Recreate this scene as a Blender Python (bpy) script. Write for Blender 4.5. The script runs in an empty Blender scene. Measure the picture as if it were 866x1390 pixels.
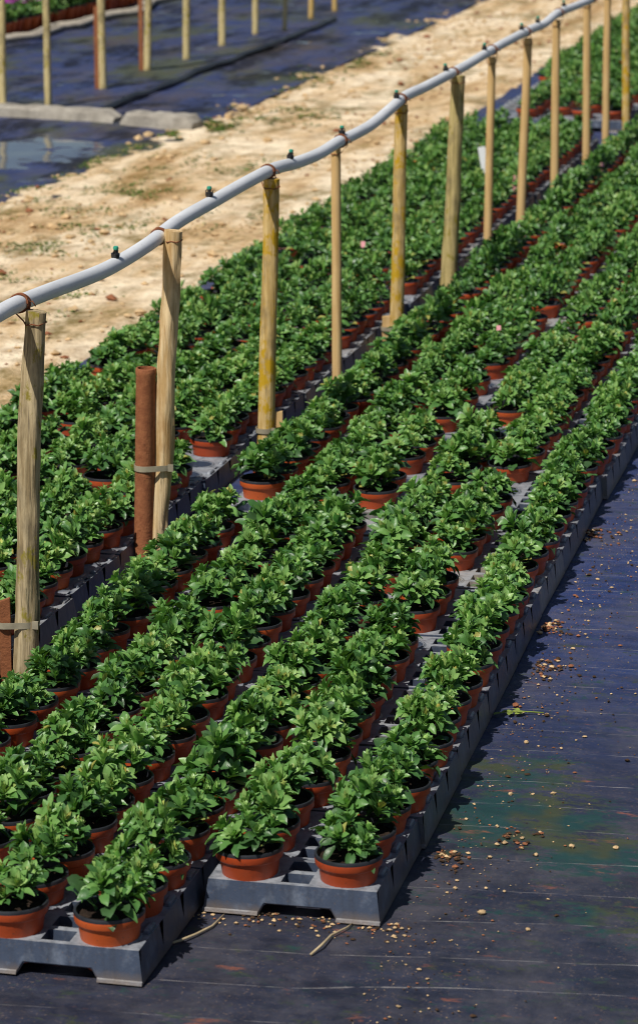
import bpy, bmesh, math, random
import numpy as np
from mathutils import Vector, Matrix, noise as mnoise

random.seed(7)
rng = np.random.default_rng(7)
scn = bpy.context.scene
COL = scn.collection
R = math.radians

# ------------------------------------------------------------------ helpers
def link(o, parent=None):
    COL.objects.link(o)
    if parent is not None:
        o.parent = parent
    return o

def tag(o, label=None, cat=None, group=None, kind=None):
    if label: o['label'] = label
    if cat: o['category'] = cat
    if group: o['group'] = group
    if kind: o['kind'] = kind
    return o

def empty(name, loc, rz=0.0):
    o = bpy.data.objects.new(name, None)
    o.empty_display_size = 0.02
    o.location = loc
    o.rotation_euler = (0, 0, rz)
    return link(o)

class MB:
    def __init__(self):
        self.v, self.f, self.m = [], [], []
    def add(self, vs, fs, mi=0):
        b = len(self.v)
        self.v.extend([tuple(p) for p in vs])
        for q in fs:
            self.f.append(tuple(b + i for i in q)); self.m.append(mi)
    def box(self, x0, x1, y0, y1, z0, z1, mi=0):
        vs = [(x0,y0,z0),(x1,y0,z0),(x1,y1,z0),(x0,y1,z0),(x0,y0,z1),(x1,y0,z1),(x1,y1,z1),(x0,y1,z1)]
        self.add(vs, [(0,3,2,1),(4,5,6,7),(0,1,5,4),(1,2,6,5),(2,3,7,6),(3,0,4,7)], mi)
    def tube(self, pts, rad, n=12, caps=True, mi=0, wob=0.0, seed=0):
        pts = [Vector(p) for p in pts]
        rings, up = [], Vector((0.13, 0.2, 1)).normalized()
        base = len(self.v)
        for i, p in enumerate(pts):
            a = pts[max(i-1,0)]; b = pts[min(i+1,len(pts)-1)]
            t = (b-a).normalized()
            ref = up if abs(t.dot(up)) < 0.9 else Vector((1,0.1,0)).normalized()
            s = t.cross(ref).normalized(); w = s.cross(t)
            r = rad[i] if isinstance(rad,(list,tuple)) else rad
            for k in range(n):
                an = 2*math.pi*k/n
                d = s*math.cos(an)+w*math.sin(an)
                rr = r
                if wob:
                    q = p*14 + d*1.1 + Vector((seed*3.1,seed*1.7,0))
                    q.z *= .35
                    rr = r*(1+wob*mnoise.noise(q)+wob*.6*mnoise.noise(q*3.1)+wob*.5*mnoise.noise(Vector((d.x*6+seed,d.y*6,p.z*9))))
                self.v.append(tuple(p+d*rr))
        for i in range(len(pts)-1):
            for k in range(n):
                k2=(k+1)%n
                self.f.append((base+i*n+k, base+i*n+k2, base+(i+1)*n+k2, base+(i+1)*n+k)); self.m.append(mi)
        if caps:
            self.f.append(tuple(base+k for k in range(n))[::-1]); self.m.append(mi)
            e=base+(len(pts)-1)*n
            self.f.append(tuple(e+k for k in range(n))); self.m.append(mi)
    def lathe(self, prof, n=24, mi=None, cx=0, cy=0):
        base=len(self.v)
        for r,z in prof:
            for k in range(n):
                a=2*math.pi*k/n
                self.v.append((cx+r*math.cos(a),cy+r*math.sin(a),z))
        for i in range(len(prof)-1):
            for k in range(n):
                k2=(k+1)%n
                self.f.append((base+i*n+k,base+i*n+k2,base+(i+1)*n+k2,base+(i+1)*n+k))
                self.m.append(mi[i] if mi else 0)
    def mesh(self, name, mats, smooth=True, angle=None):
        me=bpy.data.meshes.new(name)
        me.from_pydata(self.v,[],self.f)
        for m in mats: me.materials.append(m)
        me.polygons.foreach_set('material_index', self.m)
        me.polygons.foreach_set('use_smooth',[smooth]*len(self.f))
        me.update()
        if smooth and angle:
            me.set_sharp_from_angle(angle=R(angle))
        return me

def obj(name, me, parent=None, loc=None, rot=None):
    o=bpy.data.objects.new(name, me)
    if loc is not None: o.location=loc
    if rot is not None: o.rotation_euler=rot
    return link(o,parent)

# ------------------------------------------------------------------ materials
class NT:
    def __init__(self,name):
        self.mat=bpy.data.materials.new(name); self.mat.use_nodes=True
        self.t=self.mat.node_tree; self.t.nodes.clear()
        self.out=self.n('ShaderNodeOutputMaterial')
        self.b=self.n('ShaderNodeBsdfPrincipled')
        self.l(self.b.outputs[0],self.out.inputs['Surface'])
    def n(self,typ,**kw):
        nd=self.t.nodes.new(typ)
        for k,v in kw.items(): setattr(nd,k,v)
        return nd
    def l(self,a,b): self.t.links.new(a,b)
    def coord(self,which='Object'):
        return self.n('ShaderNodeTexCoord').outputs[which]
    def mapping(self,src,scale=(1,1,1),loc=(0,0,0),rot=(0,0,0)):
        m=self.n('ShaderNodeMapping'); m.inputs['Scale'].default_value=scale
        m.inputs['Location'].default_value=loc; m.inputs['Rotation'].default_value=rot
        self.l(src,m.inputs['Vector']); return m.outputs[0]
    def noise(self,vec,scale,detail=4,rough=.55,out='Fac'):
        x=self.n('ShaderNodeTexNoise'); x.inputs['Scale'].default_value=scale
        x.inputs['Detail'].default_value=detail; x.inputs['Roughness'].default_value=rough
        if vec is not None: self.l(vec,x.inputs['Vector'])
        return x.outputs[out]
    def ramp(self,src,stops,interp='LINEAR'):
        r=self.n('ShaderNodeValToRGB'); cr=r.color_ramp; cr.interpolation=interp
        while len(cr.elements)>len(stops): cr.elements.remove(cr.elements[-1])
        while len(cr.elements)<len(stops): cr.elements.new(.5)
        for e,(p,c) in zip(cr.elements,stops):
            e.position=p; e.color=(c,c,c,1) if isinstance(c,(int,float)) else (*c,1)
        self.l(src,r.inputs[0]); return r.outputs[0]
    def mix(self,fac,a,b,mode='MIX'):
        m=self.n('ShaderNodeMix',data_type='RGBA',blend_type=mode)
        for s,v in ((m.inputs[0],fac),(m.inputs[6],a),(m.inputs[7],b)):
            if isinstance(v,(int,float)): s.default_value=v
            elif isinstance(v,tuple): s.default_value=(*v,1)
            else: self.l(v,s)
        return m.outputs[2]
    def math(self,op,a,b=None,c=None):
        m=self.n('ShaderNodeMath',operation=op)
        for s,v in zip(m.inputs,(a,b,c)):
            if v is None: continue
            if isinstance(v,(int,float)): s.default_value=v
            else: self.l(v,s)
        return m.outputs[0]
    def bump(self,h,strength=.5,dist=.01,normal=None):
        b=self.n('ShaderNodeBump'); b.inputs['Strength'].default_value=strength
        b.inputs['Distance'].default_value=dist
        self.l(h,b.inputs['Height'])
        if normal is not None: self.l(normal,b.inputs['Normal'])
        return b.outputs[0]
    def set(self,**kw):
        for k,v in kw.items():
            s=self.b.inputs[{'base':'Base Color','rough':'Roughness','spec':'Specular IOR Level','normal':'Normal','metal':'Metallic','coat':'Coat Weight','sheen':'Sheen Weight'}[k]]
            if isinstance(v,(int,float)): s.default_value=v
            elif isinstance(v,tuple): s.default_value=(*v,1)
            else: self.l(v,s)
        return self
    def rand(self): return self.n('ShaderNodeObjectInfo').outputs['Random']
    def sepz(self,vec):
        s=self.n('ShaderNodeSeparateXYZ'); self.l(vec,s.inputs[0]); return s.outputs

def leaf_material():
    m=NT('leaf')
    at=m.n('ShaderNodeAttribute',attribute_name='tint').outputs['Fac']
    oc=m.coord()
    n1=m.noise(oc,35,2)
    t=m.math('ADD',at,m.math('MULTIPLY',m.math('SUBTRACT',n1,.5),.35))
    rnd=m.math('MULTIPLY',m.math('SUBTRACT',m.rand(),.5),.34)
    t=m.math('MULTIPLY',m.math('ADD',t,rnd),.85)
    col=m.ramp(t,[(0,(.006,.030,.007)),(.20,(.036,.150,.026)),(.44,(.170,.39,.068)),(.80,(.47,.70,.21)),(1,(.60,.48,.10))])  # dark end also paints shade among the low and outer leaves
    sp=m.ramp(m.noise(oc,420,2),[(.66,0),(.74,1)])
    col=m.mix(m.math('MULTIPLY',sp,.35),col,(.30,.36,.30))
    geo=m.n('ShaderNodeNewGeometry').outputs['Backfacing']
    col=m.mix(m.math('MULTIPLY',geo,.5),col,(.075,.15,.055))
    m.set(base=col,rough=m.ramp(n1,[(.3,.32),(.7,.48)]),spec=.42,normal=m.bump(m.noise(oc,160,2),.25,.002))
    tr=m.n('ShaderNodeBsdfTranslucent'); m.l(m.mix(.5,col,(.22,.46,.03)),tr.inputs[0])
    mx=m.n('ShaderNodeMixShader'); mx.inputs[0].default_value=.18
    m.l(m.b.outputs[0],mx.inputs[1]); m.l(tr.outputs[0],mx.inputs[2]); m.l(mx.outputs[0],m.out.inputs[0])
    return m.mat

def pot_material():
    m=NT('terracotta_plastic'); oc=m.coord()
    n=m.noise(oc,30,4); r=m.rand()
    c=m.ramp(r,[(0,(.48,.075,.014)),(.5,(.38,.055,.014)),(1,(.56,.105,.02))])
    dust=m.ramp(n,[(.48,0),(.75,.55)])
    z=m.sepz(oc)[2]
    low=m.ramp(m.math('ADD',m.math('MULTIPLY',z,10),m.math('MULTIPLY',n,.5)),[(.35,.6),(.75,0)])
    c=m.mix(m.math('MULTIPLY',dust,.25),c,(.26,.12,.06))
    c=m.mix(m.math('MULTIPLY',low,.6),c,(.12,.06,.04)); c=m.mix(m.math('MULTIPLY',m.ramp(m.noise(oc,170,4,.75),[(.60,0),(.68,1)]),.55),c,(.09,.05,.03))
    m.set(base=c,rough=.48,spec=.4,normal=m.bump(m.noise(oc,90,3),.12,.003))
    return m.mat

def simple(name,col,rough=.6,spec=.4,var=.25,scale=40,bump=.2):
    m=NT(name); oc=m.coord(); n=m.noise(oc,scale,4)
    c=m.mix(m.ramp(n,[(.3,0),(.7,1)]),tuple(x*(1-var) for x in col),tuple(min(1,x*(1+var)) for x in col))
    m.set(base=c,rough=rough,spec=spec,normal=m.bump(n,bump,.004)); return m.mat

def soil_material():
    m=NT('potting_soil'); oc=m.coord(); n=m.noise(oc,120,5,.7)
    m.set(base=m.ramp(n,[(.3,(.012,.008,.006)),(.6,(.04,.026,.018)),(.8,(.10,.07,.05))]),rough=.9,spec=.15,normal=m.bump(n,.9,.006)); return m.mat

def tray_material():
    m=NT('tray_plastic'); oc=m.coord()
    oi=m.n('ShaderNodeObjectInfo'); sc=m.n('ShaderNodeSeparateColor'); m.l(oi.outputs['Color'],sc.inputs[0]); r=sc.outputs[0]
    c=m.ramp(r,[(0,(.040,.056,.095)),(.45,(.060,.078,.118)),(.75,(.11,.115,.125)),(1,(.27,.24,.20))])
    n=m.noise(oc,22,6,.7)
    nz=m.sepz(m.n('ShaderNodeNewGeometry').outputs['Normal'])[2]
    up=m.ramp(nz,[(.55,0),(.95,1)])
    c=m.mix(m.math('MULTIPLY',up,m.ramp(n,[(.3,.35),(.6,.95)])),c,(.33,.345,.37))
    c=m.mix(m.ramp(n,[(.50,0),(.72,.55)]),c,(.20,.235,.30))
    st=m.noise(m.mapping(oc,(70,70,9)),1,4)
    c=m.mix(m.ramp(st,[(.45,0),(.7,.5)]),c,(.028,.034,.05))
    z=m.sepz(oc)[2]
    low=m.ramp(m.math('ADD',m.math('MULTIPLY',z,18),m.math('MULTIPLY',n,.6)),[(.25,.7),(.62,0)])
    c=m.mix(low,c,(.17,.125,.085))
    sp=m.ramp(m.noise(oc,260,3,.7),[(.62,0),(.70,1)])
    c=m.mix(m.math('MULTIPLY',sp,.6),c,(.14,.09,.055))
    m.set(base=c,rough=m.ramp(n,[(.3,.32),(.7,.55)]),spec=.5,normal=m.bump(n,.3,.005)); return m.mat

def wood_material(name,c1,c2,lichen=0.0,lcol=(.42,.30,.02),grain=1.0,dark=(.05,.04,.03),darkness=.5,bump=.7):
    m=NT(name); oc=m.coord()
    g=m.noise(m.mapping(oc,(90,90,6)),1,5,.65)
    b=m.noise(m.mapping(oc,(18,18,9)),1,4)
    c=m.mix(m.ramp(g,[(.40,0),(.60,1)]),c1,c2)
    c=m.mix(m.math('MULTIPLY',m.ramp(b,[(.50,0),(.64,1)]),darkness),c,dark)
    cr=m.ramp(m.noise(m.mapping(oc,(150,150,7)),1,3),[(.32,1),(.42,0)])
    c=m.mix(m.math('MULTIPLY',cr,.6*grain),c,dark)
    if lichen:
        ln=m.noise(m.mapping(oc,(40,40,22)),1,5,.65)
        c=m.mix(m.ramp(ln,[(.61-lichen*.24,0),(.69-lichen*.24,1)]),c,lcol)
    m.set(base=c,rough=.85,spec=.2,normal=m.bump(g,bump,.006)); return m.mat

def rust_material(name='rusty_steel',c1=(.20,.066,.028),c2=(.36,.14,.06)):
    m=NT(name); oc=m.coord(); n=m.noise(oc,60,5,.7); n2=m.noise(oc,250,3)
    c=m.mix(m.ramp(n,[(.3,0),(.7,1)]),c1,c2)
    c=m.mix(m.ramp(n2,[(.6,0),(.75,.5)]),c,(.09,.035,.02))
    m.set(base=c,rough=.8,spec=.25,normal=m.bump(n2,.4,.003)); return m.mat

def pipe_material():
    m=NT('grey_pipe'); oc=m.coord(); n=m.noise(m.mapping(oc,(60,6,60)),1,4); n2=m.noise(oc,120,4,.7)
    c=m.mix(m.ramp(n,[(.35,0),(.7,1)]),(.60,.62,.65),(.74,.76,.78))
    c=m.mix(m.ramp(n2,[(.58,0),(.75,.45)]),c,(.24,.21,.18))
    m.set(base=c,rough=.45,spec=.45,normal=m.bump(n2,.12,.003)); return m.mat

def mat_material(name,left=False):
    """black woven ground cover: pale cross threads, dust, algae, all in metres on the sheet"""
    m=NT(name); oc=m.coord(); s=m.sepz(oc); X,Y=s[0],s[1]
    # cross threads
    ln=m.noise(m.mapping(oc,(2.2,.4,1)),1,2)
    y=m.math('ADD',m.math('ADD',Y,m.math('MULTIPLY',X,-.10)),m.math('MULTIPLY',ln,.05)); y=m.math('ADD',y,m.math('MULTIPLY',m.noise(m.mapping(oc,(.02,4.3,1),(0,3.3,0)),1,2),.16))
    sp=.135
    fr=m.math('FRACT',m.math('DIVIDE',y,sp))
    d=m.math('MULTIPLY',m.math('ABSOLUTE',m.math('SUBTRACT',fr,.5)),sp)
    th=m.math('LESS_THAN',d,.0012)
    brk=m.ramp(m.noise(m.mapping(oc,(16,7,1),(3,1,0)),1,4,.7),[(.42,0),(.62,1)])
    thread=m.math('MULTIPLY',th,brk)
    # weave
    wx=m.math('SINE',m.math('MULTIPLY',X,2*math.pi/.0035)); wy=m.math('SINE',m.math('MULTIPLY',Y,2*math.pi/.0035))
    weave=m.math('MULTIPLY',wx,wy)
    big=m.noise(oc,2.6,5,.6); mid=m.noise(oc,14,6,.68); fine=m.noise(oc,110,4,.7)
    streak=m.noise(m.mapping(oc,(4.5,17,1)),1,7,.72)
    c=m.mix(m.ramp(mid,[(.3,0),(.75,1)]),(.009,.011,.022),(.022,.028,.058))
    # blue sheen of the sky painted into the cloth further along the row
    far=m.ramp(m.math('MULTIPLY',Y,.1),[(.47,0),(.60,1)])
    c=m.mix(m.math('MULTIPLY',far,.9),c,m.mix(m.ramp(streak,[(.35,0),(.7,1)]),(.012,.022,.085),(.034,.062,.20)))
    # purple-brown dust film
    dust=m.ramp(m.math('ADD',m.math('MULTIPLY',big,.6),m.math('MULTIPLY',streak,.45)),[(.50,0),(.72,1)])
    c=m.mix(m.math('MULTIPLY',dust,.26),c,(.09,.07,.066))
    grit=m.ramp(m.noise(oc,190,3,.75),[(.60,0),(.68,1)])
    c=m.mix(m.math('MULTIPLY',grit,m.ramp(mid,[(.36,.05),(.62,.75)])),c,(.26,.17,.10)); c=m.mix(m.ramp(m.noise(m.mapping(oc,(5,40,1),(1,9,0)),1,6,.7),[(.5,0),(.7,.35)]),c,(.06,.055,.062))
    pd=m.ramp(m.noise(m.mapping(oc,(4,3.2,1),(7,3,0)),1,8,.72),[(.47,0),(.63,1)])
    c=m.mix(m.math('MULTIPLY',pd,.45),c,(.098,.092,.106))
    if not left:
        # green algae pools by the front trays
        def blob(cx,cy,rx,ry):
            v=m.math('ADD',m.math('POWER',m.math('DIVIDE',m.math('SUBTRACT',X,cx),rx),2),m.math('POWER',m.math('DIVIDE',m.math('SUBTRACT',Y,cy),ry),2))
            return m.math('MAXIMUM',m.math('SUBTRACT',1,v),0)
        al=m.math('MAXIMUM',blob(-.80,4.80,.24,.20),m.math('MULTIPLY',blob(-.62,4.66,.16,.12),1.0))
        al=m.math('MAXIMUM',al,m.math('MULTIPLY',blob(-.84,5.02,.16,.16),.75))
        al=m.math('MAXIMUM',al,m.math('MULTIPLY',blob(-.55,4.40,.20,.10),.6))
        am=m.ramp(m.math('ADD',m.math('MULTIPLY',al,.62),m.math('MULTIPLY',m.math('SUBTRACT',m.noise(m.mapping(oc,(11,22,1),(5,2,0)),1,9,.86),.5),4.2)),[(.24,0),(.40,1)])
        acol=m.mix(m.ramp(m.noise(oc,9,3),[(.42,0),(.58,1)]),(.010,.046,.044),(.044,.054,.024))
        c=m.mix(m.math('MULTIPLY',am,.95),c,acol)
        # orange clay stains
        orr=m.ramp(m.noise(m.mapping(oc,(8,19,1),(8.3,1.7,0)),1,8,.68),[(.62,0),(.70,1)])
        near=m.ramp(m.math('MULTIPLY',Y,.1),[(.50,1),(.60,.25)])
        c=m.mix(m.math('MULTIPLY',m.math('MULTIPLY',orr,near),.75),c,(.30,.095,.045))
    else:
        g=m.ramp(m.noise(m.mapping(oc,(1.9,.65,1),(2,7,0)),1,8,.75),[(.49,0),(.59,1)])
        c=m.mix(m.math('MULTIPLY',g,.75),c,(.075,.085,.028))
        g2=m.ramp(m.noise(m.mapping(oc,(1.3,.5,1),(12,1,0)),1,7,.7),[(.5,0),(.66,1)])
        c=m.mix(m.math('MULTIPLY',g2,.8),c,(.085,.066,.05)); g3=m.ramp(m.noise(m.mapping(oc,(3.6,1.1,1),(2,31,0)),1,7,.75),[(.49,0),(.58,1)]); c=m.mix(m.math('MULTIPLY',g3,.8),c,(.012,.012,.014))
    c=m.mix(m.math('MULTIPLY',thread,.62),c,(.33,.31,.30) if not left else (.16,.16,.18))
    sparkle=m.ramp(m.noise(m.mapping(oc,(420,420,1)),1,2,.8),[(.58,0),(.70,1)]); c=m.mix(m.math('MULTIPLY',sparkle,.28),c,(.13,.15,.24))
    h=m.math('ADD',m.math('MULTIPLY',weave,.3),m.math('ADD',m.math('MULTIPLY',fine,.5),m.math('MULTIPLY',thread,.8)))
    nm=m.bump(h,.35,.004)
    nm=m.bump(m.noise(oc,7 if not left else 5,3),.7,.03,nm)
    rough=m.ramp(mid,[(.3,.42),(.7,.62)])
    if left:
        bl=m.math('MAXIMUM',m.math('SUBTRACT',1,m.math('ADD',m.math('POWER',m.math('DIVIDE',m.math('SUBTRACT',X,-4.25),.34),2),m.math('POWER',m.math('DIVIDE',m.math('SUBTRACT',Y,12.65),.75),2))),0)
        wet=m.ramp(m.math('ADD',bl,m.math('MULTIPLY',m.math('SUBTRACT',m.noise(m.mapping(oc,(3.2,3.6,1)),1,6,.7),.5),4.0)),[(.50,0),(.62,1)])
        rough=m.mix(wet,rough,(.07,.07,.07)); 
        wn=m.n('ShaderNodeMix',data_type='VECTOR'); 
        geo=m.n('ShaderNodeNewGeometry').outputs['Normal']
        m.l(wet,wn.inputs[0]); m.l(nm,wn.inputs[4]); m.l(m.bump(m.noise(oc,9,2),.1,.01),wn.inputs[5]); nm=wn.outputs[1]
        c=m.mix(wet,c,(.09,.11,.15))  # pale blue sky reflection painted into the wet patches
    m.set(base=c,rough=rough,spec=.42 if not left else m.mix(m.math('MAXIMUM',m.math('MAXIMUM',g,g2),g3),(.42,.42,.42),(.06,.06,.06)),normal=nm); return m.mat

def dirt_material():
    m=NT('pale_dirt'); oc=m.coord()
    a=m.noise(m.mapping(oc,(1.6,.7,1)),1,6,.65); b=m.noise(oc,9,6,.7); f=m.noise(oc,70,4,.75); st=m.noise(m.mapping(oc,(6,.9,1)),1,5,.6)
    t=m.math('ADD',m.math('MULTIPLY',a,.5),m.math('MULTIPLY',st,.5))
    c=m.ramp(t,[(.36,(.38,.225,.09)),(.45,(.68,.49,.28)),(.57,(.90,.76,.55))])
    c=m.mix(m.ramp(b,[(.45,0),(.7,.7)]),c,(.28,.165,.075))
    c=m.mix(m.ramp(f,[(.58,0),(.72,.75)]),c,(.88,.78,.62))
    c=m.mix(m.ramp(f,[(.30,.75),(.44,0)]),c,(.16,.095,.045)); c=m.mix(m.ramp(m.noise(oc,160,3,.7),[(.58,0),(.70,.6)]),c,(.22,.13,.06))
    mo=m.noise(m.mapping(oc,(3.0,1.7,1),(4,9,0)),1,8,.78)
    c=m.mix(m.ramp(mo,[(.50,0),(.62,.85)]),c,(.17,.125,.035))
    h=m.math('ADD',m.math('MULTIPLY',b,.6),m.math('MULTIPLY',f,.5))
    m.set(base=c,rough=.95,spec=.1,normal=m.bump(h,.8,.02)); return m.mat

def concrete_material():
    m=NT('concrete'); oc=m.coord(); n=m.noise(oc,14,5,.7); f=m.noise(oc,90,3)
    c=m.mix(m.ramp(n,[(.3,0),(.7,1)]),(.20,.18,.15),(.38,.35,.30))
    m.set(base=c,rough=.9,spec=.2,normal=m.bump(f,.5,.004)); return m.mat

M=dict(
 leaf=leaf_material(), pot=pot_material(), soil=soil_material(), tray=tray_material(),
 potin=simple('pot_lining_black',(.022,.024,.03),.4,.5,.3),
 rust=rust_material(), stakebrown=rust_material('rusty_stake_brown',(.16,.055,.022),(.27,.10,.04)),
 pipe=pipe_material(), wire=rust_material('rusty_wire',(.13,.045,.02),(.25,.09,.04)),
 black=simple('black_plastic',(.012,.012,.014),.35,.5,.2), green=simple('green_plastic',(.03,.30,.20),.35,.5,.15),
 strap=simple('strap_plastic',(.27,.24,.17),.5,.4,.2), concrete=concrete_material(),
 matr=mat_material('woven_ground_cover'), matl=mat_material('woven_ground_cover_old',True), dirt=dirt_material(),
 stone=simple('pale_stone',(.50,.35,.19),.85,.2,.35,60), clay=simple('clay_crumb',(.25,.10,.05),.9,.15,.35,60), crumb=simple('soil_crumb',(.06,.035,.02),.9,.15,.4,60),
 white=simple('white_label_plastic',(.78,.79,.80),.5,.4,.05), pink=simple('pink_label_plastic',(.60,.25,.28),.5,.4,.08),
 hose=simple('pale_hose',(.42,.37,.30),.7,.3,.2,20), petal=simple('magenta_petal',(.46,.05,.42),.6,.3,.3,80),
 weed=simple('weed_leaf',(.085,.14,.022),.7,.3,.4,20), dry=simple('dry_stem',(.40,.30,.13),.8,.2,.3), sprig=simple('wilted_leaf',(.20,.26,.05),.6,.3,.3),
 twig=simple('pale_twig',(.42,.33,.20),.85,.2,.3),
)

# ------------------------------------------------------------------ potted plant meshes
def leaf_arrays(hi):
    if hi:
        t=np.array([0,.16,.32,.46,.58,.70,.78,.90,1.0]); w=np.array([.10,.16,.31,.44,.49,.45,.41,.22,.02])
    else:
        t=np.array([0,.3,.62,.85,1.0]); w=np.array([.09,.26,.49,.33,.03])
    return t,w
def add_leaf(vs,fs,tint,hi,p0,axis,az,elev,length,width,bend,fold,tn,twist=0.0):
    t,w=leaf_arrays(hi); n=len(t); base=len(vs)
    # local path in the plane (out, up)
    P=[];e=elev; pos=np.zeros(2); prev=0
    dirs=[]
    for i in range(n):
        ang=elev-bend*t[i]
        if i: pos=pos+np.array([math.cos(ang),math.sin(ang)])*(t[i]-prev)*length
        prev=t[i]; P.append(pos.copy()); dirs.append(ang)
    ca,sa=math.cos(az),math.sin(az)
    out=np.array([ca,sa,0.]); side=np.array([-sa,ca,0.]); up=np.array([0,0,1.])
    for i in range(n):
        c=out*P[i][0]+up*P[i][1]
        nrm=-out*math.sin(dirs[i])+up*math.cos(dirs[i])
        tw=twist*t[i]
        sd=side*math.cos(tw)+nrm*math.sin(tw); nn=nrm*math.cos(tw)-side*math.sin(tw)
        ww=w[i]*width; k=fold*ww
        rip=.05*width*math.sin(i*1.7+az*3)
        for q in (c-sd*ww+nn*(k+rip), c, c+sd*ww+nn*(k-rip)):
            vs.append(p0+axis@q); tint.append(tn)
    for i in range(n-1):
        a=base+i*3
        fs.append((a,a+1,a+4,a+3)); fs.append((a+1,a+2,a+5,a+4))

def axis_matrix(az,tilt):
    m=Matrix.Rotation(az,3,'Z')@Matrix.Rotation(tilt,3,'Y')@Matrix.Rotation(-az,3,'Z')
    return np.array(m)

def foliage_arrays(seed,hi,size=1.0):
    r=random.Random(seed); vs,fs,tint=[],[],[]
    ns=r.randint(10,13) if hi else r.randint(8,10)
    spots=[(0,0)]
    for i in range(ns-1):
        a=2*math.pi*i/(ns-1)*(1)+r.uniform(-.4,.4); rr=r.uniform(.020,.043)
        spots.append((rr*math.cos(a),rr*math.sin(a)))
    lean=(r.uniform(-.008,.008),r.uniform(-.008,.008))
    for (x,y) in spots:
        rad=math.hypot(x,y); az=math.atan2(y,x)
        h=(.050-11.0*rad*rad+r.uniform(-.018,.020))*size
        ax=axis_matrix(az,rad*15+r.uniform(0,.15))
        p0=np.array([(x+lean[0])*size,(y+lean[1])*size,.088+max(h,.012)])
        nl=r.randint(15,19) if hi else r.randint(10,13)
        st=r.uniform(0,6.28); sc=r.uniform(.8,1.15)*size
        for k in range(nl):
            f=k/(nl-1)        # 0 inner .. 1 outer
            L=(.018+.023*f)*sc*r.uniform(.85,1.2)
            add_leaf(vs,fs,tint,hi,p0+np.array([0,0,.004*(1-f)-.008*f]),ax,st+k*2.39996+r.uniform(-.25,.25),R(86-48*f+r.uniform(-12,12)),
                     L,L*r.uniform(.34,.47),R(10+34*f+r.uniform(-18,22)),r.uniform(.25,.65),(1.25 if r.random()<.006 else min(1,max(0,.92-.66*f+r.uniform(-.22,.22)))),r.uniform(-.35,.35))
    nb=r.randint(5,8) if hi else r.randint(4,6)     # big old leaves low around the edge
    for k in range(nb):
        az=r.uniform(0,6.283); L=r.uniform(.038,.062)*size
        p0=np.array([.022*math.cos(az),.022*math.sin(az),.092+r.uniform(0,.018)])
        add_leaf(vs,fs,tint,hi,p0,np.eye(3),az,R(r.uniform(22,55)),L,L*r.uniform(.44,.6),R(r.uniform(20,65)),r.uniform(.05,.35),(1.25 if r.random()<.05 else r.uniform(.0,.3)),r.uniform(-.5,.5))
    for k in range(6 if hi else 3):                   # mid fill, hides the stems
        az=r.uniform(0,6.283); L=r.uniform(.03,.045)*size
        p0=np.array([.012*math.cos(az),.012*math.sin(az),.10+r.uniform(0,.025)])
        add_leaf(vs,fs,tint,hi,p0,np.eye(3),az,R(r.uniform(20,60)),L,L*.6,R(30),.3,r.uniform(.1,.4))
    return np.array(vs,dtype=np.float32),fs,np.array(tint,dtype=np.float32)

def mesh_with_tint(name,V,F,T,mat):
    me=bpy.data.meshes.new(name); me.from_pydata(V.tolist(),[],F)
    a=me.attributes.new('tint','FLOAT','POINT'); a.data.foreach_set('value',T)
    me.materials.append(mat); me.polygons.foreach_set('use_smooth',[True]*len(F)); me.update(); return me

NV=16
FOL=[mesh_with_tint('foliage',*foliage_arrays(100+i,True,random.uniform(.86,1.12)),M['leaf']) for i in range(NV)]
LOW=[foliage_arrays(300+i,False,random.uniform(.9,1.12)) for i in range(10)]

POTP=[(.0,.012),(.036,.012),(.0375,.016),(.0465,.079),(.0470,.080),(.0500,.081),(.0518,.0835),(.0524,.0935),(.0527,.0970),(.0520,.0990),(.0500,.0995),(.0485,.0985),(.0475,.088),(.0455,.080)]
def pot_mesh(n=32):
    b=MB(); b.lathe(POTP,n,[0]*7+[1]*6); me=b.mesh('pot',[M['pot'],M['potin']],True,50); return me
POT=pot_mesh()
def soil_mesh():
    b=MB(); n=20; rings=[0.004,.018,.032,.0474]
    for i,rr in enumerate(rings):
        for k in range(n):
            a=2*math.pi*k/n; z=.0885+.004*mnoise.noise(Vector((rr*math.cos(a)*60,rr*math.sin(a)*60,1)))
            b.v.append((rr*math.cos(a),rr*math.sin(a),z))
    for i in range(3):
        for k in range(n):
            b.f.append((i*n+k,(i+1)*n+k,(i+1)*n+(k+1)%n,i*n+(k+1)%n)); b.m.append(0)
    b.f.append(tuple(range(n))); b.m.append(0)
    return b.mesh('soil',[M['soil']])
SOIL=soil_mesh()

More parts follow.
